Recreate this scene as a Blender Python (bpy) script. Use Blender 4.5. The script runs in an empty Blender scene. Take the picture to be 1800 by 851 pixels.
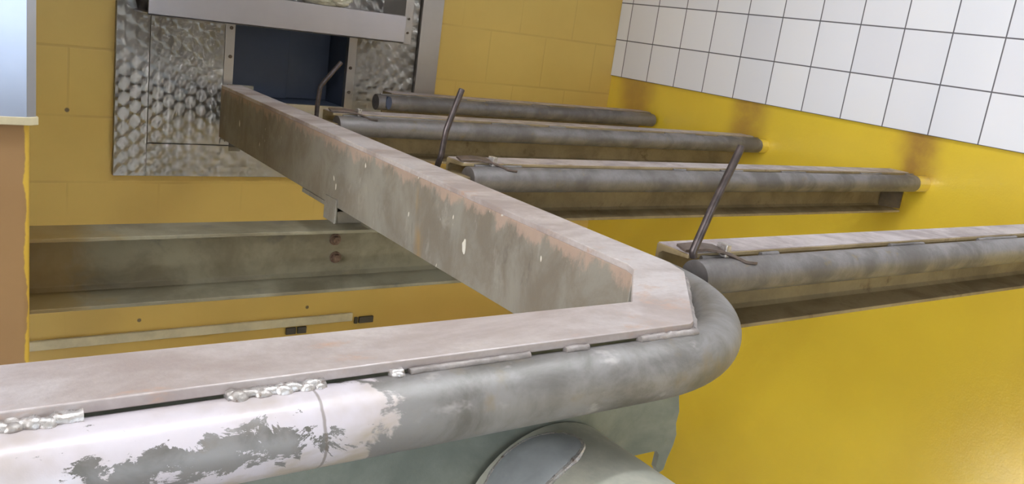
import bpy, bmesh, math, random
from mathutils import Vector, Matrix, noise
random.seed(7)
S = bpy.context.scene
COL = S.collection
CZ = 1.95                      # eye height above the floor; z values below are given relative to the eye
PI = math.pi

# ------------------------------------------------------------------ camera, light, exposure
cam = bpy.data.cameras.new('camera'); camo = bpy.data.objects.new('camera', cam); COL.objects.link(camo)
cam.sensor_width = 36; cam.lens = 36 * 1530.4 / 1800; cam.clip_start = 0.02
R0 = (0.80921962, -0.13366303, -0.57209947); R1 = (-0.03449234, 0.96128753, -0.27337989); R2 = (0.58649287, 0.24095742, 0.77328238)
right = Vector((R0[0], R0[2], -R0[1])); down = Vector((R1[0], R1[2], -R1[1])); fwd = Vector((R2[0], R2[2], -R2[1]))
M = Matrix((right, -down, -fwd)).transposed().to_4x4(); M.translation = Vector((0, 0, CZ))
camo.matrix_world = M
S.camera = camo
vs = S.view_settings
vs.view_transform = 'Standard'; vs.look = 'None'; vs.gamma = 1; vs.use_curve_mapping = False; vs.exposure = 0.04

W = bpy.data.worlds.new('sky'); S.world = W; W.use_nodes = True
W.node_tree.nodes['Background'].inputs[0].default_value = (0.75, 0.85, 1.0, 1); W.node_tree.nodes['Background'].inputs[1].default_value = 0.3

def area(name, loc, target, sx, sy, power, col):
    l = bpy.data.lights.new(name, 'AREA'); l.shape = 'RECTANGLE'; l.size = sx; l.size_y = sy; l.energy = power; l.color = col
    o = bpy.data.objects.new(name, l); COL.objects.link(o); o.location = loc
    o.rotation_euler = (Vector(target) - Vector(loc)).to_track_quat('-Z', 'Y').to_euler(); return o
area('front_fill_light', (0.55, -2.1, 1.70), (0.55, 3, 1.70), 0.7, 1.5, 22, (0.68, 0.83, 1.0))  # added light feeding bluish reflections; the front wall behind it is solid
area('window_daylight', (-2.1, 0.2, 2.10), (2.5, 0.2, 1.90), 2.0, 1.3, 98, (0.93, 0.96, 1.0))
area('overhead_strip_light', (0.25, 0.55, 3.28), (0.25, 0.55, 0), 1.3, 0.07, 13, (0.88, 0.93, 1.0))
area('overhead_strip_light', (1.40, 0.6, 3.28), (1.40, 0.6, 0), 0.07, 1.2, 19, (0.88, 0.93, 1.0))  # second strip, added to draw vertical streaks on the engraved hatch panel
sun = bpy.data.lights.new('sun', 'SUN'); sun.energy = 240.0; sun.angle = 0.02; sun.color = (1, 0.97, 0.93)
suno = bpy.data.objects.new('sun', sun); COL.objects.link(suno)
suno.rotation_euler = Vector((-0.25, 1.0, -0.72)).to_track_quat('-Z', 'Y').to_euler()

# ------------------------------------------------------------------ node helpers
class NT:
    def __init__(s, name):
        m = bpy.data.materials.new(name); m.use_nodes = True; s.m = m; s.t = m.node_tree
        s.b = s.t.nodes['Principled BSDF']; s.pos = s.t.nodes.new('ShaderNodeNewGeometry').outputs['Position']
        sp = s.t.nodes.new('ShaderNodeSeparateXYZ'); s.t.links.new(s.pos, sp.inputs[0]); s.x, s.y, s.z = sp.outputs
    def setin(s, sock, v):
        if hasattr(v, 'is_output') or isinstance(v, bpy.types.NodeSocket): s.t.links.new(v, sock)
        elif isinstance(v, (tuple, list)): sock.default_value = (*v, 1) if len(v) == 3 and sock.type == 'RGBA' else v
        else: sock.default_value = v
    def math(s, op, a, b=0.0, c=None):
        n = s.t.nodes.new('ShaderNodeMath'); n.operation = op; s.setin(n.inputs[0], a); s.setin(n.inputs[1], b)
        if c is not None: s.setin(n.inputs[2], c)
        return n.outputs[0]
    def noise(s, scale, detail=4, rough=0.6, stretch=None, dist=0.0, off=0.0):
        v = s.pos
        mp = s.t.nodes.new('ShaderNodeMapping'); s.t.links.new(v, mp.inputs[0])
        mp.inputs['Scale'].default_value = stretch or (1, 1, 1); mp.inputs['Location'].default_value = (off, off * 1.7, off * 0.6)
        n = s.t.nodes.new('ShaderNodeTexNoise'); s.t.links.new(mp.outputs[0], n.inputs['Vector'])
        n.inputs['Scale'].default_value = scale; n.inputs['Detail'].default_value = detail; n.inputs['Roughness'].default_value = rough
        n.inputs['Distortion'].default_value = dist
        return n.outputs[0]
    def ramp(s, v, lo, hi, a=0.0, b=1.0):
        n = s.t.nodes.new('ShaderNodeMapRange'); n.interpolation_type = 'SMOOTHSTEP'
        s.setin(n.inputs[0], v); n.inputs[1].default_value = lo; n.inputs[2].default_value = hi; n.inputs[3].default_value = a; n.inputs[4].default_value = b
        return n.outputs[0]
    def mix(s, f, a, b):
        n = s.t.nodes.new('ShaderNodeMix'); n.data_type = 'RGBA'
        s.setin(n.inputs[0], f); s.setin(n.inputs[6], a); s.setin(n.inputs[7], b); return n.outputs[2]
    def bump(s, h, strength=0.3, dist=0.002):
        n = s.t.nodes.new('ShaderNodeBump'); n.inputs['Strength'].default_value = strength; n.inputs['Distance'].default_value = dist
        s.setin(n.inputs['Height'], h); s.t.links.new(n.outputs[0], s.b.inputs['Normal'])
    def done(s, col, rough=0.5, metal=0.0, spec=0.5, coat=0.0):
        s.setin(s.b.inputs['Base Color'], col); s.setin(s.b.inputs['Roughness'], rough); s.setin(s.b.inputs['Metallic'], metal)
        s.b.inputs['Specular IOR Level'].default_value = spec
        return s.m
    def line(s, c, origin, pitch, half):   # 1 on a thin line every pitch
        d = s.math('SUBTRACT', c, origin); d = s.math('DIVIDE', d, pitch); d = s.math('ADD', d, 0.5); d = s.math('FRACT', d)
        d = s.math('SUBTRACT', d, 0.5); d = s.math('ABSOLUTE', d); d = s.math('MULTIPLY', d, pitch)
        return s.ramp(d, half * 0.6, half * 1.4, 1, 0)

def sr(r, g, b):
    f = lambda c: ((c / 255 + 0.055) / 1.055) ** 2.4 if c > 10 else c / 255 / 12.92
    return (f(r), f(g), f(b))

def steel(name, light, dark, rust, rustlvl=0.62, rough=0.5, metal=0.35, scale=9, off=0, chips=None, stretch=None):
    n = NT(name)
    f = n.ramp(n.noise(scale, 6, 0.62, stretch, 0.4, off), 0.36, 0.66)
    c = n.mix(f, light, dark)
    g = n.ramp(n.noise(scale * 2.3, 5, 0.7, stretch, 0.2, off + 3), rustlvl, rustlvl + 0.16)
    c = n.mix(g, c, rust)
    h = n.noise(scale * 14, 3, 0.6, None, 0, off + 5)
    c = n.mix(n.ramp(h, 0.35, 0.75, 0, 0.28), c, dark)
    if chips:
        k = n.ramp(n.noise(26, 3, 0.5, (1, 1.0, 0.55), 0.2, off + 9), 0.70, 0.73)
        c = n.mix(k, c, chips)
    n.bump(n.noise(scale * 8, 5, 0.65, None, 0, off + 1), 0.25, 0.002)
    return n.done(c, n.ramp(f, 0, 1, rough - 0.08, rough + 0.1), metal)

YEL = sr(211, 175, 66)
def wall_paint(name, back):
    n = NT(name)
    c = n.mix(n.ramp(n.noise(2.2, 4, 0.6), 0.3, 0.7), sr(207, 174, 90) if back else sr(231, 199, 58), sr(199, 166, 84) if back else sr(224, 191, 54))
    h = n.noise(160, 3, 0.5)
    if back:
        row = n.line(n.z, CZ - 0.033, 0.197, 0.0035)
        i = n.math('FLOOR', n.math('DIVIDE', n.math('SUBTRACT', n.z, CZ - 0.033), 0.197))
        odd = n.math('ABSOLUTE', n.math('MODULO', i, 2.0))
        xs = n.math('ADD', n.x, n.math('MULTIPLY', odd, 0.13))
        colm = n.line(xs, 2.01, 0.26, 0.003)
        j = n.math('MAXIMUM', row, n.math('MULTIPLY', colm, 0.8))
        j = n.math('MULTIPLY', n.math('MULTIPLY', j, n.ramp(n.noise(3, 2), 0.35, 0.6, 0.25, 0.9)), n.ramp(n.z, CZ - 0.75, CZ - 0.65, 0.1, 1))
        c = n.mix(n.math('MULTIPLY', j, 0.3), c, sr(150, 115, 50))
        c = n.mix(n.ramp(n.noise(1.3, 3, 0.5, None, 0, 5), 0.45, 0.75, 0, 0.35), c, sr(196, 150, 74))
        for hx, hz in ((0.664, -1.078), (1.235, -1.081), (0.448, -0.411)):
            dd = n.math('ADD', n.math('POWER', n.math('SUBTRACT', n.x, hx), 2.0), n.math('POWER', n.math('SUBTRACT', n.z, CZ + hz), 2.0))
            c = n.mix(n.ramp(dd, 0.00002, 0.00006, 0.85, 0), c, sr(70, 58, 48))
        h = n.math('SUBTRACT', n.math('MULTIPLY', h, 0.12), j)
        n.bump(h, 0.25, 0.003)
        return n.done(c, 0.42)
    # rust-brown stains running down from the tiles onto each rail end
    st = None
    for y0, w, amt in ((2.62, 0.085, 0.8), (2.035, 0.075, 0.75), (1.395, 0.062, 0.9)):
        wob = n.math('MULTIPLY', n.math('SUBTRACT', n.noise(5, 3), 0.5), 0.10)
        d = n.math('ABSOLUTE', n.math('ADD', n.math('SUBTRACT', n.y, y0), wob))
        k = n.math('MULTIPLY', n.ramp(d, w * 0.2, w * 1.6, 1, 0), n.ramp(n.z, CZ - 0.30, CZ - 0.27, 0, amt))
        st = k if st is None else n.math('MAXIMUM', st, k)
    st = n.math('MULTIPLY', st, n.ramp(n.noise(9, 4, 0.6, None, 0, 2), 0.25, 0.6, 0.55, 1))
    c = n.mix(st, c, sr(160, 116, 58))
    c = n.mix(n.ramp(n.noise(1.6, 3, 0.5, None, 0, 8), 0.5, 0.8, 0, 0.3), c, sr(190, 150, 50))
    n.bump(n.math('ADD', h, n.noise(45, 2)), 0.22, 0.002)
    n.b.inputs['Coat Weight'].default_value = 1.0; n.b.inputs['Coat Roughness'].default_value = 0.22; n.b.inputs['Coat IOR'].default_value = 1.7
    return n.done(c, 0.26, 0, 0.9)

def flat(name, col, rough=0.5, metal=0.0, var=0.12, scale=12):
    n = NT(name)
    c = n.mix(n.ramp(n.noise(scale, 5), 0.3, 0.7, 0, 1), col, tuple(v * (1 - var * 2) for v in col))
    n.bump(n.noise(scale * 10, 3), 0.1, 0.001)
    return n.done(c, rough, metal)

def tile_mat():
    n = NT('white_tiles')
    g = n.math('MAXIMUM', n.line(n.y, 1.2188, 0.1498, 0.0020), n.line(n.z, CZ - 0.1525, 0.1480, 0.0020))
    iy = n.math('FLOOR', n.math('DIVIDE', n.math('SUBTRACT', n.y, 1.2188), 0.1498)); iz = n.math('FLOOR', n.math('DIVIDE', n.math('SUBTRACT', n.z, CZ - 0.1525), 0.1480))
    cb = n.t.nodes.new('ShaderNodeCombineXYZ'); n.setin(cb.inputs[0], iy); n.setin(cb.inputs[1], iz)
    wn = n.t.nodes.new('ShaderNodeTexWhiteNoise'); n.t.links.new(cb.outputs[0], wn.inputs[0])
    c = n.mix(wn.outputs[0], sr(234, 233, 236), sr(225, 224, 229))
    c = n.mix(g, c, sr(98, 94, 98))
    n.bump(n.math('SUBTRACT', n.noise(4, 2), g), 0.25, 0.002)
    return n.done(c, n.ramp(g, 0, 1, 0.16, 0.8), 0, 0.5)

def swirl_mat():
    n = NT('engine_turned_steel')
    px, pz = 0.0322, 0.0440
    u = n.math('DIVIDE', n.x, px); iu = n.math('FLOOR', u)
    odd = n.math('ABSOLUTE', n.math('MODULO', iu, 2.0))
    v = n.math('ADD', n.math('DIVIDE', n.z, pz), n.math('MULTIPLY', odd, 0.5))
    du = n.math('MULTIPLY', n.math('SUBTRACT', n.math('FRACT', u), 0.5), px)
    dv = n.math('MULTIPLY', n.math('SUBTRACT', n.math('FRACT', v), 0.5), pz)
    cb = n.t.nodes.new('ShaderNodeCombineXYZ'); n.setin(cb.inputs[0], du); n.setin(cb.inputs[2], dv)
    nz = n.t.nodes.new('ShaderNodeVectorMath'); nz.operation = 'NORMALIZE'; n.t.links.new(cb.outputs[0], nz.inputs[0])
    n.t.links.new(nz.outputs[0], n.b.inputs['Tangent'])
    n.b.inputs['Anisotropic'].default_value = 1.0
    c = n.mix(n.ramp(n.noise(6, 4), 0.35, 0.7), sr(176, 173, 168), sr(150, 146, 140))
    return n.done(c, 0.40, 1.0)

MAT = {}
MAT['back'] = wall_paint('yellow_block_paint', True)
MAT['right'] = wall_paint('yellow_gloss_paint', False)
def pillar_mat():
    n = NT('ochre_pillar_paint')
    c = n.mix(n.noise(8, 4), sr(164, 128, 88), sr(146, 112, 74))
    lit_edge = n.ramp(n.math('ADD', n.x, n.math('MULTIPLY', n.noise(14, 4), 0.02)), 0.1900, 0.1925, 0, 1)
    c = n.mix(lit_edge, c, sr(216, 178, 70))  # lighter yellow band paints in the light caught by the corner bevel
    n.bump(n.noise(60, 3), 0.15, 0.001)
    return n.done(c, 0.5)
MAT['pillar'] = pillar_mat()
MAT['tile'] = tile_mat()
MAT['concrete'] = flat('floor_concrete', sr(138, 138, 136), 0.6, 0, 0.1, 4)
MAT['plaster'] = flat('plaster', sr(205, 203, 198), 0.8, 0, 0.04, 3)
MAT['swirl'] = swirl_mat()
MAT['brushed'] = flat('dull_stainless', sr(172, 166, 160), 0.38, 0.85, 0.06, 5)
MAT['fascia'] = flat('grey_stainless', sr(176, 172, 176), 0.30, 0.9, 0.05, 4)
MAT['clad'] = flat('pale_stainless', sr(180, 186, 202), 0.34, 0.85, 0.05, 5)
MAT['navy'] = flat('navy_paint', sr(72, 80, 98), 0.5, 0, 0.1, 5)
MAT['navy2'] = flat('deep_navy_paint', sr(58, 68, 90), 0.5, 0, 0.1, 5)
MAT['dark'] = flat('dark_rod_steel', sr(88, 78, 76), 0.36, 0.6, 0.25, 60)
MAT['bead'] = steel('dusty_bead', sr(160, 152, 148), sr(128, 120, 116), sr(140, 118, 100), 0.6, 0.5, 0.3, 30, 27)
MAT['strap'] = flat('brown_strap_steel', sr(112, 96, 86), 0.5, 0.4, 0.2, 50)
MAT['endp'] = flat('brown_end_plate', sr(104, 84, 52), 0.6, 0.1, 0.2, 30)
MAT['screw'] = flat('rusty_screw', sr(96, 84, 72), 0.5, 0.5, 0.2, 60)
def beam_mat():
    n = NT('weathered_channel_steel')
    c = n.mix(n.ramp(n.noise(11, 6, 0.68, (1, 1, 0.6), 0.4), 0.36, 0.66), sr(150, 146, 136), sr(130, 122, 110))
    c = n.mix(n.ramp(n.noise(24, 5, 0.7, (1, 1, 0.5), 0.2, 3), 0.56, 0.74, 0, 0.7), c, sr(168, 163, 154))
    c = n.mix(n.ramp(n.noise(17, 5, 0.7, (1, 1, 0.4), 0.2, 31), 0.62, 0.74, 0, 0.55), c, sr(108, 102, 94))
    top = n.math('ADD', n.z, n.math('MULTIPLY', n.math('SUBTRACT', n.noise(34, 5, 0.7, (1, 1, 0.5), 0, 8), 0.5), 0.10))
    c = n.mix(n.ramp(top, CZ - 0.292, CZ - 0.276, 0, 0.75), c, sr(186, 160, 144))
    c = n.mix(n.ramp(n.noise(9, 4, 0.6, (1, 1, 0.25), 0, 14), 0.66, 0.76, 0, 0.7), c, sr(176, 140, 84))
    k = n.ramp(n.noise(48, 2, 0.4, (1, 1, 0.5), 0.1, 9), 0.725, 0.745)
    c = n.mix(k, c, sr(226, 222, 210))
    n.bump(n.noise(90, 5, 0.65, None, 0, 1), 0.2, 0.002)
    return n.done(c, 0.5, 0.2)
MAT['beam'] = beam_mat()
MAT['plate'] = steel('dusty_top_plate', sr(206, 198, 197), sr(166, 152, 147), sr(190, 158, 138), 0.58, 0.42, 0.25, 10, 4, None, (0.5, 1, 1))
MAT['rail'] = steel('galvanised_rail', sr(128, 123, 122), sr(101, 96, 93), sr(128, 112, 78), 0.60, 0.45, 0.4, 12, 7)
MAT['web'] = steel('grimy_rail_channel', sr(160, 142, 106), sr(132, 114, 82), sr(116, 94, 62), 0.58, 0.6, 0.2, 9, 11)
def leftch_mat():
    n = NT('mossy_channel_steel')
    c = n.mix(n.ramp(n.noise(8, 5, 0.65, None, 0.3, 13), 0.36, 0.66), sr(138, 132, 112), sr(112, 104, 84))
    c = n.mix(n.ramp(n.noise(13, 5, 0.65, None, 0.3, 33), 0.58, 0.72, 0, 0.7), c, sr(98, 92, 84))
    e = n.math('ADD', n.x, n.math('MULTIPLY', n.math('SUBTRACT', n.noise(11, 4, 0.6, None, 0.3, 4), 0.5), 0.22))
    c = n.mix(n.ramp(e, 0.25, 0.33, 0.7, 0), c, sr(132, 106, 50))
    n.bump(n.noise(70, 5, 0.65), 0.2, 0.002)
    return n.done(c, 0.5, 0.25)
MAT['leftch'] = leftch_mat()
MAT['low'] = steel('grey_green_steel', sr(136, 140, 130), sr(114, 119, 110), sr(126, 120, 98), 0.62, 0.55, 0.2, 9, 17)
MAT['weld'] = steel('weld_metal', sr(214, 210, 208), sr(160, 152, 146), sr(110, 84, 66), 0.56, 0.3, 0.6, 70, 19)
MAT['stub'] = MAT['right']
MAT['flange'] = steel('rail_top_flange', sr(186, 176, 176), sr(150, 138, 136), sr(150, 126, 104), 0.60, 0.45, 0.3, 12, 23)
MAT['tube'] = steel('worn_tube_steel', sr(196, 193, 178), sr(168, 168, 156), sr(176, 166, 136), 0.60, 0.5, 0.25, 9, 25)
MAT['wrap'] = flat('clear_plastic', sr(205, 200, 180), 0.12, 0.0, 0.15, 30)
MAT['conduit'] = flat('pale_trunking', sr(212, 200, 166), 0.5)
MAT['clip'] = flat('grey_clip', sr(86, 80, 72), 0.5, 0.3)
MAT['rustbolt'] = steel('rusty_bolt', sr(128, 104, 84), sr(92, 70, 58), sr(84, 54, 40), 0.5, 0.6, 0.3, 90, 21)

def pipe_front_mat():
    n = NT('chipped_white_pipe')
    bare = n.mix(n.ramp(n.noise(10, 6, 0.65, None, 0.5, 2), 0.35, 0.65), sr(142, 138, 136), sr(106, 102, 96))
    bare = n.mix(n.ramp(n.noise(30, 4, 0.6, (0.6, 1, 1), 0, 6), 0.6, 0.72, 0, 0.7), bare, sr(178, 171, 168))
    bare = n.mix(n.ramp(n.noise(16, 4, 0.6, None, 0, 16), 0.60, 0.75, 0, 0.6), bare, sr(132, 116, 88))
    white = n.mix(n.ramp(n.noise(14, 4, 0.6, None, 0, 9), 0.4, 0.75), sr(206, 198, 204), sr(184, 172, 166))
    white = n.mix(n.ramp(n.noise(13, 5, 0.65, (0.35, 1, 1), 0.4, 41), 0.52, 0.66, 0, 0.7), white, sr(166, 150, 120))  # tan blotches painted in for yellow light bounced off the wall
    # paint survives on the left of a ragged border, with worn patches in it
    edge = n.math('ADD', n.x, n.math('MULTIPLY', n.math('SUBTRACT', n.noise(26, 5, 0.65, (0.7, 1, 1), 0.6, 1), 0.5), 0.16))
    painted = n.ramp(edge, 0.292, 0.302, 1, 0)
    low = n.ramp(n.math('ABSOLUTE', n.math('ADD', n.math('SUBTRACT', n.z, CZ - 0.301), n.math('MULTIPLY', n.math('SUBTRACT', n.noise(18, 3), 0.5), 0.03))), 0.006, 0.020, 1, 0)
    nearx = n.ramp(n.math('ABSOLUTE', n.math('SUBTRACT', n.x, 0.170)), 0.05, 0.12, 1, 0)
    pat = n.noise(44, 7, 0.74, (0.6, 1, 1), 0.5, 3)
    worn = n.ramp(n.math('ADD', pat, n.math('MULTIPLY', n.math('MULTIPLY', low, nearx), 0.19)), 0.628, 0.652)
    painted = n.math('MULTIPLY', painted, n.math('SUBTRACT', 1.0, worn))
    c = n.mix(painted, bare, white)
    drip = n.ramp(n.math('ABSOLUTE', n.math('SUBTRACT', n.math('ADD', n.x, n.math('MULTIPLY', n.noise(40, 3), 0.006)), 0.2535)), 0.0006, 0.0018, 0.7, 0)
    c = n.mix(drip, c, sr(120, 108, 98))
    n.bump(n.math('ADD', n.math('MULTIPLY', painted, 0.6), n.noise(90, 4, 0.6, None, 0, 1)), 0.25, 0.0015)
    return n.done(c, n.ramp(painted, 0, 1, 0.48, 0.30), n.ramp(painted, 0, 1, 0.35, 0.05))
MAT['pipe_front'] = pipe_front_mat()

# ------------------------------------------------------------------ mesh helpers (coordinates: x, y, z with z relative to the eye)
def prism(bm, pts, z0, z1):               # plan polygon between two heights
    a = [bm.verts.new((p[0], p[1], z0)) for p in pts]; b = [bm.verts.new((p[0], p[1], z1)) for p in pts]
    n = len(pts); bm.faces.new(a[::-1]); bm.faces.new(b)
    for i in range(n): bm.faces.new((a[i], a[(i + 1) % n], b[(i + 1) % n], b[i]))
def box(bm, x0, x1, y0, y1, z0, z1): prism(bm, [(x0, y0), (x1, y0), (x1, y1), (x0, y1)], z0, z1)
def extr_x(bm, prof, x0, x1, slantz=0.0):               # y,z profile extruded along x
    a = [bm.verts.new((x0, p[0], p[1])) for p in prof]; b = [bm.verts.new((x1 + slantz * (p[1]), p[0], p[1])) for p in prof]
    n = len(prof); bm.faces.new(a); bm.faces.new(b[::-1])
    for i in range(n): bm.faces.new((a[i], b[i], b[(i + 1) % n], a[(i + 1) % n]))
def extr_y(bm, prof, y0, y1):             # x,z profile extruded along y
    a = [bm.verts.new((p[0], y0, p[1])) for p in prof]; b = [bm.verts.new((p[0], y1, p[1])) for p in prof]
    n = len(prof); bm.faces.new(a); bm.faces.new(b[::-1])
    for i in range(n): bm.faces.new((a[i], b[i], b[(i + 1) % n], a[(i + 1) % n]))
def tube(bm, path, r, seg=20, rf=None, flat_=1.0):
    P = [Vector(p) for p in path]; rings = []; ref = Vector((0, 0, 1)); N = len(P)
    for i, p in enumerate(P):
        t = (P[min(i + 1, N - 1)] - P[max(i - 1, 0)]).normalized()
        if i == 0:
            if abs(t.dot(ref)) > 0.9: ref = Vector((0, 1, 0))
        u = (ref - t * ref.dot(t)).normalized(); ref = u; w = t.cross(u)
        rings.append([bm.verts.new(p + (u * math.cos(2 * PI * k / seg) * flat_ + w * math.sin(2 * PI * k / seg)) * (r * (rf(i, k) if rf else 1))) for k in range(seg)])
    for a, b in zip(rings, rings[1:]):
        for k in range(seg): bm.faces.new((a[k], a[(k + 1) % seg], b[(k + 1) % seg], b[k]))
    bm.faces.new(rings[0][::-1]); bm.faces.new(rings[-1])
def hexbolt(bm, c, n, r, h):              # hex head with washer, axis n
    n = Vector(n).normalized(); q = n.to_track_quat('Z', 'Y')
    for rad, z0, z1, sg in ((r * 1.5, 0, h * 0.25, 20), (r, h * 0.25, h, 6)):
        a = [bm.verts.new(Vector(c) + q @ Vector((rad * math.cos(2 * PI * k / sg), rad * math.sin(2 * PI * k / sg), z0))) for k in range(sg)]
        b = [bm.verts.new(Vector(c) + q @ Vector((rad * 0.96 * math.cos(2 * PI * k / sg), rad * 0.96 * math.sin(2 * PI * k / sg), z1))) for k in range(sg)]
        bm.faces.new(a[::-1]); bm.faces.new(b)
        for k in range(sg): bm.faces.new((a[k], a[(k + 1) % sg], b[(k + 1) % sg], b[k]))

def obj(name, bm, mat, parent=None, bevel=0.0, label=None, smooth=True, sharp=35):
    bmesh.ops.recalc_face_normals(bm, faces=bm.faces)
    off = Vector((0, 0, CZ))
    if parent is not None:
        loc = Vector((0, 0, 0)); q = parent
        while q: loc += q.location; q = q.parent
    else:
        vs_ = [v.co + off for v in bm.verts]
        loc = Vector(((min(v.x for v in vs_) + max(v.x for v in vs_)) / 2, (min(v.y for v in vs_) + max(v.y for v in vs_)) / 2, min(v.z for v in vs_)))
    bm.transform(Matrix.Translation(off - loc))
    me = bpy.data.meshes.new(name); bm.to_mesh(me); bm.free()
    me.materials.append(mat)
    if smooth:
        for p in me.polygons: p.use_smooth = True
        me.set_sharp_from_angle(angle=math.radians(sharp))
    o = bpy.data.objects.new(name, me); COL.objects.link(o)
    if parent is not None: o.parent = parent
    else: o.location = loc
    if bevel:
        md = o.modifiers.new('bevel', 'BEVEL'); md.width = bevel; md.segments = 2; md.limit_method = 'ANGLE'; md.angle_limit = math.radians(40); md.harden_normals = True
    if label: o['label'] = label
    return o
def tag(o, label, cat, group=None):
    o['label'] = label; o['category'] = cat
    if group: o['group'] = group
    return o
def thing(name, loc, label, cat, group=None):
    o = bpy.data.objects.new(name, None); COL.objects.link(o); o.location = (loc[0], loc[1], loc[2] + CZ); o.empty_display_size = 0.1
    return tag(o, label, cat, group)
def struct(name, bm, mat, bevel=0.0):
    o = obj(name, bm, mat, None, bevel); o['kind'] = 'structure'; return o
B = bmesh.new

# ------------------------------------------------------------------ room
XL, XR, YF, YB, ZF, ZC = -2.2, 2.513, -2.2, 2.785, -CZ, 1.4
OX0, OX1, OZ0, OZ1 = 0.915, 1.300, -0.352, -0.060        # hatch opening in the back wall
bm = B(); box(bm, XL - .2, XR + .2, YF - .2, YB + .2, ZF - 0.1, ZF); struct('floor', bm, MAT['concrete'])
bm = B(); box(bm, XL - .2, XR + .2, YF - .2, YB + .2, ZC, ZC + 0.1); struct('ceiling', bm, MAT['plaster'])
bm = B(); box(bm, XR, XR + .2, YF - .2, YB + .2, ZF, ZC); struct('wall_right', bm, MAT['right'])
bm = B()
e = 0.012
box(bm, XL - .2, OX0 - e, YB, YB + .2, ZF, ZC); box(bm, OX1 + e, XR, YB, YB + .2, ZF, ZC)
box(bm, OX0 - e, OX1 + e, YB, YB + .2, ZF, OZ0 - e); box(bm, OX0 - e, OX1 + e, YB, YB + .2, OZ1 + e, ZC)
struct('wall_back', bm, MAT['back'])
bm = B(); box(bm, XR - 0.008, XR, YF, YB - 0.001, -0.1525, ZC); struct('trim_1', bm, MAT['tile'], 0.0015)     # tiled upper wall
# left wall with a window, front wall with two small openings for the sun patches
wy0, wy1, wz0, wz1 = -0.85, 1.25, -0.55, 0.85
bm = B()
box(bm, XL - .2, XL, YF - .2, wy0, ZF, ZC); box(bm, XL - .2, XL, wy1, YB + .2, ZF, ZC)
box(bm, XL - .2, XL, wy0, wy1, ZF, wz0); box(bm, XL - .2, XL, wy0, wy1, wz1, ZC)
struct('wall_left', bm, MAT['plaster'])
bm = B()
box(bm, XL, 0.88, YF - .2, YF, ZF, ZC); box(bm, 2.40, XR, YF - .2, YF, ZF, ZC)      # two unseen openings placed to throw sun patches on the floor
box(bm, 0.88, 1.50, YF - .2, YF, 1.04, ZC); box(bm, 1.50, 2.40, YF - .2, YF, -0.73, ZC)
box(bm, 0.88, 1.50, YF - .2, YF, -0.73, 0.66); box(bm, 0.88, 2.05, YF - .2, YF, -1.16, -0.73); box(bm, 0.88, 2.40, YF - .2, YF, ZF, -1.16)
struct('wall_front', bm, MAT['plaster'])
# yellow-ochre wall pier at the left edge; unseen part added to shade back corner
bm = B(); prism(bm, [(XL, 1.47), (0.176, 1.47), (0.186, 1.476), (0.1885, 1.49), (0.1885, 1.62), (XL, 1.62)], ZF, ZC)
struct('wall_pier', bm, MAT['pillar'], 0.003)

# ------------------------------------------------------------------ barrier frame in the foreground: top plate, webs, pipe bumper
TOP = -0.265
frame = thing('corner_barrier_frame', (0.6, 0.6, -0.60), 'large welded steel corner frame with flat top plate and rounded pipe nose in front', 'barrier')
outer = [(-0.32, 0.552), (0.655, 0.551), (0.666, 0.557), (0.801, 0.699), (0.812, 0.735), (0.828, 2.42)]
inner = [(-0.32, 0.626), (0.640, 0.622), (0.7355, 0.722), (0.7425, 0.74), (0.764, 2.40)]
bm = B(); prism(bm, outer + inner[::-1], TOP - 0.009, TOP)
obj('top_plate', bm, MAT['plate'], frame, 0.0015, 'pinkish dusty top plate')
# beam web on its left face + lower flange
bm = B()
prism(bm, [(0.7355, 0.722), (0.7425, 0.74), (0.764, 2.40), (0.772, 2.40), (0.7505, 0.738), (0.742, 0.716)], TOP - 0.143, TOP - 0.0085)
prism(bm, [(0.7505, 0.76), (0.772, 2.40), (0.828, 2.42), (0.812, 0.76)], TOP - 0.143, TOP - 0.134)
obj('beam_channel', bm, MAT['beam'], frame, 0.0015, 'blotchy grey side of the long beam')
# web under the front bar and the chamfer, torch-cut ragged at its right end
pts = [(-0.32, TOP - 0.0095), (0.736, TOP - 0.0095), (0.739, -0.36), (0.744, -0.392), (0.749, -0.41), (0.7475, -0.425), (0.752, -0.440), (0.7495, -0.455), (0.744, -0.470), (0.741, -0.484), (0.733, -0.487), (0.7265, -0.478), (0.7275, -0.462), (0.722, -0.456), (0.66, -0.4545), (0.645, -0.4375), (0.50, -0.44), (0.44, -0.52), (-0.32, -0.52)]
bm = B()
a = [bm.verts.new((p[0], 0.621, p[1])) for p in pts]; b = [bm.verts.new((p[0], 0.629, p[1])) for p in pts]
bm.faces.new(a); bm.faces.new(b[::-1])
for i in range(len(pts)): bm.faces.new((a[i], b[i], b[(i + 1) % len(pts)], a[(i + 1) % len(pts)]))
obj('front_web', bm, MAT['low'], frame, 0.001, 'torch-cut grey-green web plate under the pipe')
# pipe bumper with a bend round the corner
RP, ZP = 0.030, -0.3052
yc, xc, rho = 0.543, 0.838, 0.235
path = [(-0.32 + 0.06 * i, yc, ZP) for i in range(int((xc - rho + 0.32) / 0.06) + 1)]
for k in range(0, 25):
    t = k / 24 * PI / 2; path.append((xc - rho + rho * math.sin(t), yc + rho - rho * math.cos(t), ZP))
for i in range(1, 11): path.append((xc, yc + rho + 0.16 * i / 10, ZP))
bm = B(); tube(bm, path, RP, 40)
obj('bumper_pipe', bm, MAT['pipe_front'], frame, 0, 'chipped white paint on a grey round pipe')
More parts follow.
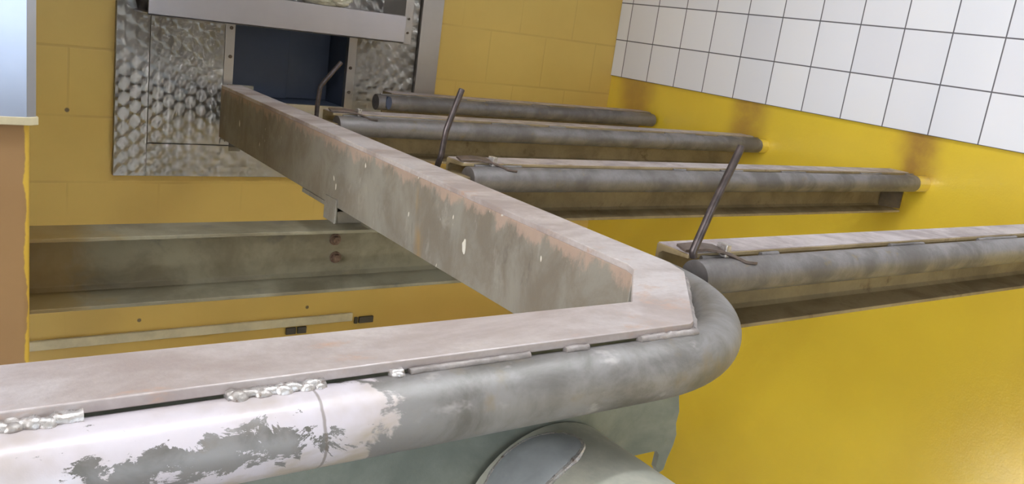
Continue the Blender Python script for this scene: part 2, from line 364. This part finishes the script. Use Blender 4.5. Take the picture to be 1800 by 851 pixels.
# weld beads between plate edge and pipe (dark gaps stay open between them)
def bead(path, r, seed, parent, mat, lump=0.35, seg=10):
    bm = B()
    def rf(i, k):
        return 1 + lump * noise.noise(Vector((i * 0.55 + seed * 7.3, math.cos(k * 0.6) * 0.9, seed + math.sin(k * 0.6))))*1.6
    tube(bm, path, r, seg, rf); return obj('weld_bead', bm, mat, parent, sharp=80)
def xs(x0, x1, n): return [x0 + (x1 - x0) * i / (n - 1) for i in range(n)]
for i, (x0, x1, r, lump) in enumerate(((-0.32, 0.02, 0.006, 0.3), (0.03, 0.099, 0.0052, 0.5), (0.189, 0.262, 0.0050, 0.5), (0.317, 0.327, 0.0045, 0.4), (0.333, 0.452, 0.0038, 0.25), (0.492, 0.519, 0.004, 0.4), (0.584, 0.664, 0.0046, 0.3))):
    bead([(x, 0.5490, -0.2750) for x in xs(x0, x1, max(4, int((x1 - x0) / 0.0035)))], r, i + 1, frame, MAT['weld'] if i in (1, 2, 3) else MAT['bead'], lump)
bead([(0.666 + 0.135 * t, 0.554 + 0.142 * t, -0.2750) for t in xs(0, 1, 24)], 0.0042, 11, frame, MAT['bead'], 0.3)
# lumps of bright weld spatter
for i, (x, r) in enumerate(((0.197, 0.0062), (0.214, 0.005), (0.230, 0.0058), (0.247, 0.0048), (0.078, 0.0055), (0.060, 0.0048), (0.257, 0.0045), (0.322, 0.0045))):
    bm = B(); bmesh.ops.create_icosphere(bm, subdivisions=3, radius=r)
    for v in bm.verts: v.co *= 1 + 0.3 * noise.noise(v.co * 170 + Vector((i * 3, 0, 0)))
    bm.transform(Matrix.Diagonal((1.25, 1, 0.8, 1))); bm.transform(Matrix.Translation((x, 0.5465, -0.2745))); obj('weld_blob', bm, MAT['weld'], frame, sharp=180)
# big lower tube running toward the viewer under the corner, with a plugged oval scar on it
bm = B(); tube(bm, [(0.556, 0.10, -0.50), (0.556, 0.617, -0.50)], 0.110, 48)
lt = obj('lower_tube', bm, MAT['tube'], frame, 0, 'wide grey-green tube under the front bar')
bm = B()
ring = []
def on_tube(t, rr, dr): th = math.radians(124) + 0.56 * rr * math.cos(t); return Vector((0.556 + (0.110 + dr) * math.cos(th), 0.577 + 0.031 * rr * math.sin(t), -0.50 + (0.110 + dr) * math.sin(th)))
for rr, dr in ((1.0, -0.004), (1.0, 0.0035), (0.93, 0.005), (0.5, 0.0055)):
    ring.append([bm.verts.new(on_tube(2 * PI * k / 40, rr, dr)) for k in range(40)])
for a, b in zip(ring, ring[1:]):
    for k in range(40): bm.faces.new((a[k], a[(k + 1) % 40], b[(k + 1) % 40], b[k]))
bm.faces.new(ring[-1]); bm.faces.new(ring[0][::-1])
obj('end_cap', bm, flat('blue_grey_cap', sr(164, 167, 168), 0.5, 0.15, 0.12, 25), lt, 0, 'smooth blue-grey oval cap')
bm = B(); tube(bm, [on_tube(2 * PI * k / 60, 1.02, 0.001) for k in range(61)], 0.0032, 8, lambda i, k: 1 + 0.5 * noise.noise(Vector((i * 0.6, k * 0.3, 3))))
obj('weld_ring', bm, MAT['weld'], lt)
# bracket plate between beam and cross channel
bm = B()
box(bm, 0.7545, 0.815, 1.595, 1.78, -0.4175, -0.4085)
prism(bm, [(0.7515, 1.595), (0.815, 1.595), (0.815, 1.648), (0.7525, 1.648)], -0.4415, -0.4085)
prism(bm, [(0.7495, 1.592), (0.7540, 1.592), (0.7550, 1.650), (0.7505, 1.650)], -0.4415, -0.392)
obj('mounting_bracket', bm, MAT['beam'], frame, 0.001)
# cleat from the far end of the beam to the hatch frame
bm = B()
prism(bm, [(0.780, 2.36), (0.812, 2.36), (0.952, 2.748), (0.905, 2.752)], -0.440, -0.428)
prism(bm, [(0.800, 2.36), (0.812, 2.36), (0.952, 2.748), (0.940, 2.752)], -0.428, -0.33)
box(bm, 0.893, 0.975, 2.742, 2.7525, -0.482, -0.30)
obj('wall_cleat', bm, MAT['beam'], frame, 0.001)
bm = B(); hexbolt(bm, (0.955, 2.742, -0.468), (0, -1, 0), 0.008, 0.010); obj('bolt', bm, MAT['rustbolt'], frame)

# ------------------------------------------------------------------ cross channel at left, bolted under the beam
y0, y1, z0, z1 = 1.545, 1.630, -0.572, -0.4420
ch = thing('cross_channel', (0.62, 1.55, z0), 'mossy grey steel channel lying between the yellow pier and the underside of the long beam', 'steel channel')
bm = B()
extr_x(bm, [(y0, z1), (y1, z1), (y1, z0), (y0, z0), (y0, z0 + .007), (y1 - .016, z0 + .012), (y1 - .008, z0 + .020), (y1 - .008, z1 - .020), (y1 - .016, z1 - .012), (y0, z1 - .007)], 0.1885, 1.10)
obj('channel', bm, MAT['leftch'], ch, 0.0012)
for px, pz in ((0.769, -0.483), (0.773, -0.522)):
    bm = B(); hexbolt(bm, (px, y1 - .008, pz), (0, -1, 0), 0.0085, 0.011); obj('bolt', bm, MAT['rustbolt'], ch)

# ------------------------------------------------------------------ rails on the right: channel with a pipe on the top edge
def rail(yb, x0, x1, xp0, xp1, slots, label, ztop=TOP, stub=False, clip=False, endplate=False, hole=False, flw=0.06, ydrop=0.0):
    root = thing('barrier_rail', ((x0 + x1) / 2, yb - 0.05, ztop - 0.12), label, 'rail', 'rails fixed to the right wall')
    yf = yb - flw; h = 0.119
    bm = B()
    extr_x(bm, [(yf, ztop), (yb, ztop), (yb, ztop - h), (yf, ztop - h), (yf, ztop - h + .006), (yb - .012, ztop - h + .010), (yb - .006, ztop - h + .016), (yb - .006, ztop - .014), (yb - .012, ztop - .009), (yf, ztop - .006)], x0, x1)
    obj('channel', bm, MAT['web'], root, 0.001, 'brown grimy channel below the pipe')
    bm = B(); box(bm, x0 + .002, x1 - .002, yf + .001, yb - .001, ztop, ztop + 0.0012); obj('top_flange', bm, MAT['flange'], root)
    r = 0.0245; yc = yf - 0.014; zc = ztop - 0.006 - r + 0.002
    bm = B(); tube(bm, [(xp0 + (xp1 - xp0) * i / 24, yc, zc) for i in range(25)], r, 32); obj('bumper_pipe', bm, MAT['rail'], root)
    prev = xp0 + 0.02; k = 0
    for s0, s1 in list(slots) + [(xp1, xp1)]:
        if s0 - prev > 0.01:
            bead([(x, yf - 0.002, ztop - 0.0055) for x in xs(prev, s0, max(4, int((s0 - prev) / 0.012)))], 0.0036, yb * 3 + k, root, MAT['rail'], 0.3, 8); k += 1
        prev = s1
    if clip and x0 > 0.88: bm = B(); prism(bm, [(x0 - .058, yf - .018), (x0 + .02, yf - .024), (x0 + .02, yb - .015), (x0 - .058, yb - .03)], ztop - .036, ztop - .022); obj('socket_lug', bm, MAT['web'], root, 0.002)
    if stub:
        bm = B(); tube(bm, [(xp1 - 0.012, yc, zc), (XR - 0.001, yc, zc)], r + 0.0008, 28); obj('painted_socket', bm, MAT['stub'], root, 0, 'yellow-painted end at the wall')
    if endplate:
        bm = B(); prism(bm, [(x1 - 0.004, yf + .004), (x1 + 0.003, yf + .004), (x1 - .028, yb - .008), (x1 - .036, yb - .008)], ztop - h + .010, ztop - 0.02); obj('end_plate', bm, MAT['endp'], root)
    if clip:
        bm = B()
        prof = [(x0 - 0.004, yf + .012, ztop + .004), (x0 + .03, yf + .008, ztop + .006), (x0 + .055, yf + .000, ztop + .004), (x0 + .072, yf - .008, ztop - .006), (x0 + .085, yf - .022, ztop - .012), (x0 + .105, yf - .026, ztop - .0135)]
        a = [(Vector(p), Vector((0.0, 0.009 + 0.002 * math.sin(i), 0.002 - 0.006 * (i > 2)))) for i, p in enumerate(prof)]
        vt = [[bm.verts.new(p - w), bm.verts.new(p + w), bm.verts.new(p + w + Vector((0, 0, .004))), bm.verts.new(p - w + Vector((0, 0, .004)))] for p, w in a]
        for p, q in zip(vt, vt[1:]):
            for i in range(4): bm.faces.new((p[i], q[i], q[(i + 1) % 4], p[(i + 1) % 4]))
        bm.faces.new(vt[0]); bm.faces.new(vt[-1][::-1])
        obj('latch_strap', bm, MAT['strap'], root, 0.0006, 'bent dark steel strap')
        bm = B(); box(bm, x0 + .060, x0 + .070, yf - .012, yf + .006, ztop - .004, ztop + .014); obj('latch_tab', bm, MAT['weld'], root, 0.001)
    if hole:
        bm = B(); t0 = [(xp0 + 0.034 + 0.010 * math.cos(t), yc - r + 0.001, zc + 0.002 + 0.020 * math.sin(t)) for t in [2 * PI * k / 24 for k in range(24)]]
        a = [bm.verts.new((p[0], p[1] - .003, p[2])) for p in t0]; b = [bm.verts.new((p[0], p[1] + .02, p[2])) for p in t0]
        bm.faces.new(a); bm.faces.new(b[::-1])
        for k in range(24): bm.faces.new((a[k], b[k], b[(k + 1) % 24], a[(k + 1) % 24]))
        obj('slot_plug', bm, MAT['navy2'], root, 0, 'dark oval hole near the end')
    return root
rail(2.560, 1.335, 2.492, 1.275, 2.492, ((1.62, 1.70), (1.80, 1.90), (1.98, 2.10)), 'most distant short rail, with a dark oval hole at its end by the engraved panel', hole=True)
rail(2.020, 0.895, 2.47, 0.90, 2.490, ((1.22, 1.36), (1.49, 1.56), (1.62, 2.03), (2.17, 2.28)), 'rail with pale scraped patches, just in front of the most distant short rail', stub=True, clip=True)
rail(1.425, 0.895, 2.45, 0.90, 2.470, ((1.03, 1.46), (1.50, 1.62), (1.70, 1.85), (1.95, 2.20), (2.30, 2.43)), 'rail ending at the yellow wall below the darkest brown stain', stub=True, clip=True, endplate=True)
rail(0.820, 0.873, XR, 0.876, XR, ((0.96, 1.02), (1.06, 1.354), (1.46, 1.65), (1.80, 2.02), (2.1, 2.4)), 'nearest rail, beside the rounded pipe nose and running out of view', clip=True)

# ------------------------------------------------------------------ bent lever rods standing at the rail ends
def rod(path, r, label):
    P = [Vector(p) for p in path]; sm = [P[0]]
    for i in range(1, len(P) - 1):
        for t in (0.7, 0.85): sm.append(P[i - 1].lerp(P[i], t) if False else P[i] + (P[i - 1] - P[i]) * (1 - t))
        sm.append(P[i] * 0.7 + (P[i - 1] + (P[i] - P[i - 1]) * 0.85) * 0.15 + (P[i] + (P[i + 1] - P[i]) * 0.15) * 0.15)
        for t in (0.15, 0.3): sm.append(P[i] + (P[i + 1] - P[i]) * t)
    sm.append(P[-1])
    bm = B(); tube(bm, sm, r, 14); o = obj('lever_rod', bm, MAT['dark'], None, 0.002)
    return tag(o, label, 'lever', 'bent lever rods at the rail ends')
rod([(0.848, 1.385, -0.287), (0.848, 1.37, -0.252), (0.849, 1.365, -0.205), (0.873, 1.365, -0.127)], 0.0058, 'dark rod with a kinked foot, middle of the three bent rods')
rod([(0.862, 1.98, -0.287), (0.862, 1.98, -0.255), (0.863, 1.975, -0.205), (0.910, 1.97, -0.143)], 0.0055, 'bent steel rod standing in front of the dark navy hatch opening')
rod([(0.874, 0.752, -0.266), (0.871, 0.752, -0.258), (0.893, 0.752, -0.196), (0.930, 0.755, -0.116)], 0.0056, 'nearly straight dark rod leaning from the nearest rail, beside the rounded pipe nose')

# ------------------------------------------------------------------ serving hatch in the back wall
hatch = thing('serving_hatch', (1.1, 2.77, -0.6), 'engraved stainless steel hatch surround with dark navy opening in the yellow block wall', 'serving hatch')
PX0, PX1, PZ0, PZ1 = 0.571, 1.645, -0.599, 0.32
IX0, IX1, IZ0 = 0.664, 1.560, -0.498
yp = YB - 0.020
bm = B()
box(bm, PX0, IX0, yp, YB, PZ0, PZ1); box(bm, IX0, IX1, yp, YB, PZ0, IZ0)
obj('outer_panel', bm, MAT['swirl'], hatch, 0.001)
bm = B(); box(bm, IX1 + 0.001, PX1, yp - 0.012, YB, -0.50, PZ1); obj('side_frame', bm, MAT['brushed'], hatch, 0.0015, 'plain brownish steel strip')
bm = B()
yi = yp + 0.003
box(bm, IX0 + .002, OX0 - .03, yi, YB, IZ0 + .002, PZ1); box(bm, OX1 + .03, IX1 - .002, yi, YB, IZ0 + .002, PZ1)
box(bm, OX0 - .03, OX1 + .03, yi, YB, IZ0 + .002, OZ0 - .02); box(bm, OX0 - .03, OX1 + .03, yi, YB, OZ1 + .02, PZ1)
obj('inner_panel', bm, MAT['swirl'], hatch, 0.0008)
for a, b, c, d in ((OX0 - .03, OX0, OZ0 - .02, OZ1 + .02), (OX1, OX1 + .03, OZ0 - .02, OZ1 + .02), (OX0, OX1, OZ0 - .02, OZ0), (OX0, OX1, OZ1, OZ1 + .02)):
    bm = B(); box(bm, a, b, yi - .002, YB + .001, c, d); ba, bb, bc, bd = (a, b, c, d)
    obj('opening_trim', bm, MAT['brushed'], hatch, 0.0008)
for x, z in ((0.902, -0.128), (0.903, -0.216), (1.312, -0.218), (1.314, -0.300)):
    bm = B(); tube(bm, [(x, yi - .002, z), (x, yi - .005, z)], 0.0055, 12); obj('screw', bm, MAT['screw'], hatch)
bm = B()
t = 0.01; yd = YB + 0.55
box(bm, OX0 - .009, OX0, YB + .001, YB + .21, OZ0 - .009, OZ1 + .009); box(bm, OX1, OX1 + .009, YB + .001, YB + .21, OZ0 - .009, OZ1 + .009)
box(bm, OX0, OX1, YB + .001, YB + .21, OZ0 - .009, OZ0); box(bm, OX0, OX1, YB + .001, YB + .21, OZ1, OZ1 + .009)
box(bm, OX0 - .05, OX1 + .05, yd, yd + t, OZ0 - .05, OZ1 + .05)
box(bm, OX0 - .05, OX0 - .04, YB + .2, yd, OZ0 - .05, OZ1 + .05); box(bm, OX1 + .04, OX1 + .05, YB + .2, yd, OZ0 - .05, OZ1 + .05)
box(bm, OX0 - .05, OX1 + .05, YB + .2, yd, OZ0 - .05, OZ0 - .04); box(bm, OX0 - .05, OX1 + .05, YB + .2, yd, OZ1 + .04, OZ1 + .05)
obj('recess', bm, MAT['navy'], hatch, 0, 'dark navy inside of the opening')
bm = B(); box(bm, OX0 + .002, OX0 + 0.225, YB + .10, YB + .112, OZ0 + .002, OZ1 - .002); obj('flap', bm, MAT['navy2'], hatch, 0.001)
bm = B(); box(bm, OX0 + 0.226, OX1 - .002, YB + .13, YB + .142, OZ0 + .002, OZ1 - .002); obj('flap', bm, MAT['navy'], hatch, 0.001)
# projecting fascia tray across the hatch
fx0, fx1, fy = 0.617, 1.417, 2.60
bm = B()
box(bm, fx0, fx1, fy, fy + .006, -0.110, -0.022); box(bm, fx0, fx1, fy, YB - .014, -0.110, -0.104); box(bm, fx0, fx1, fy + .006, YB - .014, -0.028, -0.022)
obj('tray_fascia', bm, MAT['fascia'], hatch, 0.002, 'smooth grey steel front of the tray')
bm = B(); box(bm, fx1, fx1 + 0.03, fy + .012, YB - .014, -0.112, 0.25); obj('side_bracket', bm, MAT['brushed'], hatch, 0.001)
for z in (-0.03, -0.075):
    bm = B(); tube(bm, [(fx1 + .015, fy + .012, z), (fx1 + .015, fy + .009, z)], 0.004, 10); obj('screw', bm, MAT['screw'], hatch)
# crumpled clear packet lying on the tray
bm = B(); bmesh.ops.create_icosphere(bm, subdivisions=5, radius=1.0)
for v in bm.verts:
    p = v.co.copy(); k = 1 + 0.25 * noise.turbulence(p * 2.2, 4, True)
    v.co = Vector((p.x * 0.085 * k, p.y * 0.05 * k, max(-0.030, p.z * 0.034 * k)))
bm.transform(Matrix.Translation((1.14, 2.632, 0.008)))
o = obj('plastic_packet', bm, MAT['wrap']); tag(o, 'crumpled shiny clear packet lying on the grey hatch tray', 'packet')

# ------------------------------------------------------------------ steel cladding on the pier, trunking low on the back wall
cl = thing('steel_cladding', (0.0, 1.35, -0.22), 'pale bluish stainless steel sheet wrapped round the upper part of the yellow pier', 'cladding')
bm = B(); prism(bm, [(-0.36, 1.452), (0.180, 1.452), (0.1935, 1.461), (0.1945, 1.475), (0.1945, 1.63), (0.190, 1.63), (0.190, 1.468), (-0.36, 1.468)], -0.228, ZC); obj('sheet', bm, MAT['clad'], cl, 0.0, sharp=10)
bm = B(); prism(bm, [(-0.36, 1.449), (0.183, 1.449), (0.1965, 1.458), (0.1965, 1.47), (-0.36, 1.47)], -0.240, -0.228); obj('bottom_lip', bm, MAT['conduit'], cl, 0.001)
bm = B(); box(bm, -0.6, 1.414, YB - .012, YB, -1.147, -1.115); o = obj('cable_trunking', bm, MAT['conduit'], None, 0.003); tag(o, 'pale flat cable trunking low on the back wall, seen under the cross channel', 'trunking')
for i, (a, b, lab) in enumerate(((1.159, 1.196, 'small dark grey wall clip, first of four from the pier side'), (1.202, 1.236, 'small dark grey wall clip, second of four from the pier side'), (1.425, 1.437, 'narrow dark grey wall clip at the end of the pale trunking'), (1.443, 1.502, 'widest dark grey wall clip, farthest from the pier'))):
    zz = -1.165 if i < 2 else -1.148
    bm = B(); box(bm, a, b, YB - .010, YB, zz - 0.012, zz + 0.013); o = obj('wall_clip', bm, MAT['clip'], None, 0.002); tag(o, lab, 'clip', 'wall clips under the trunking')
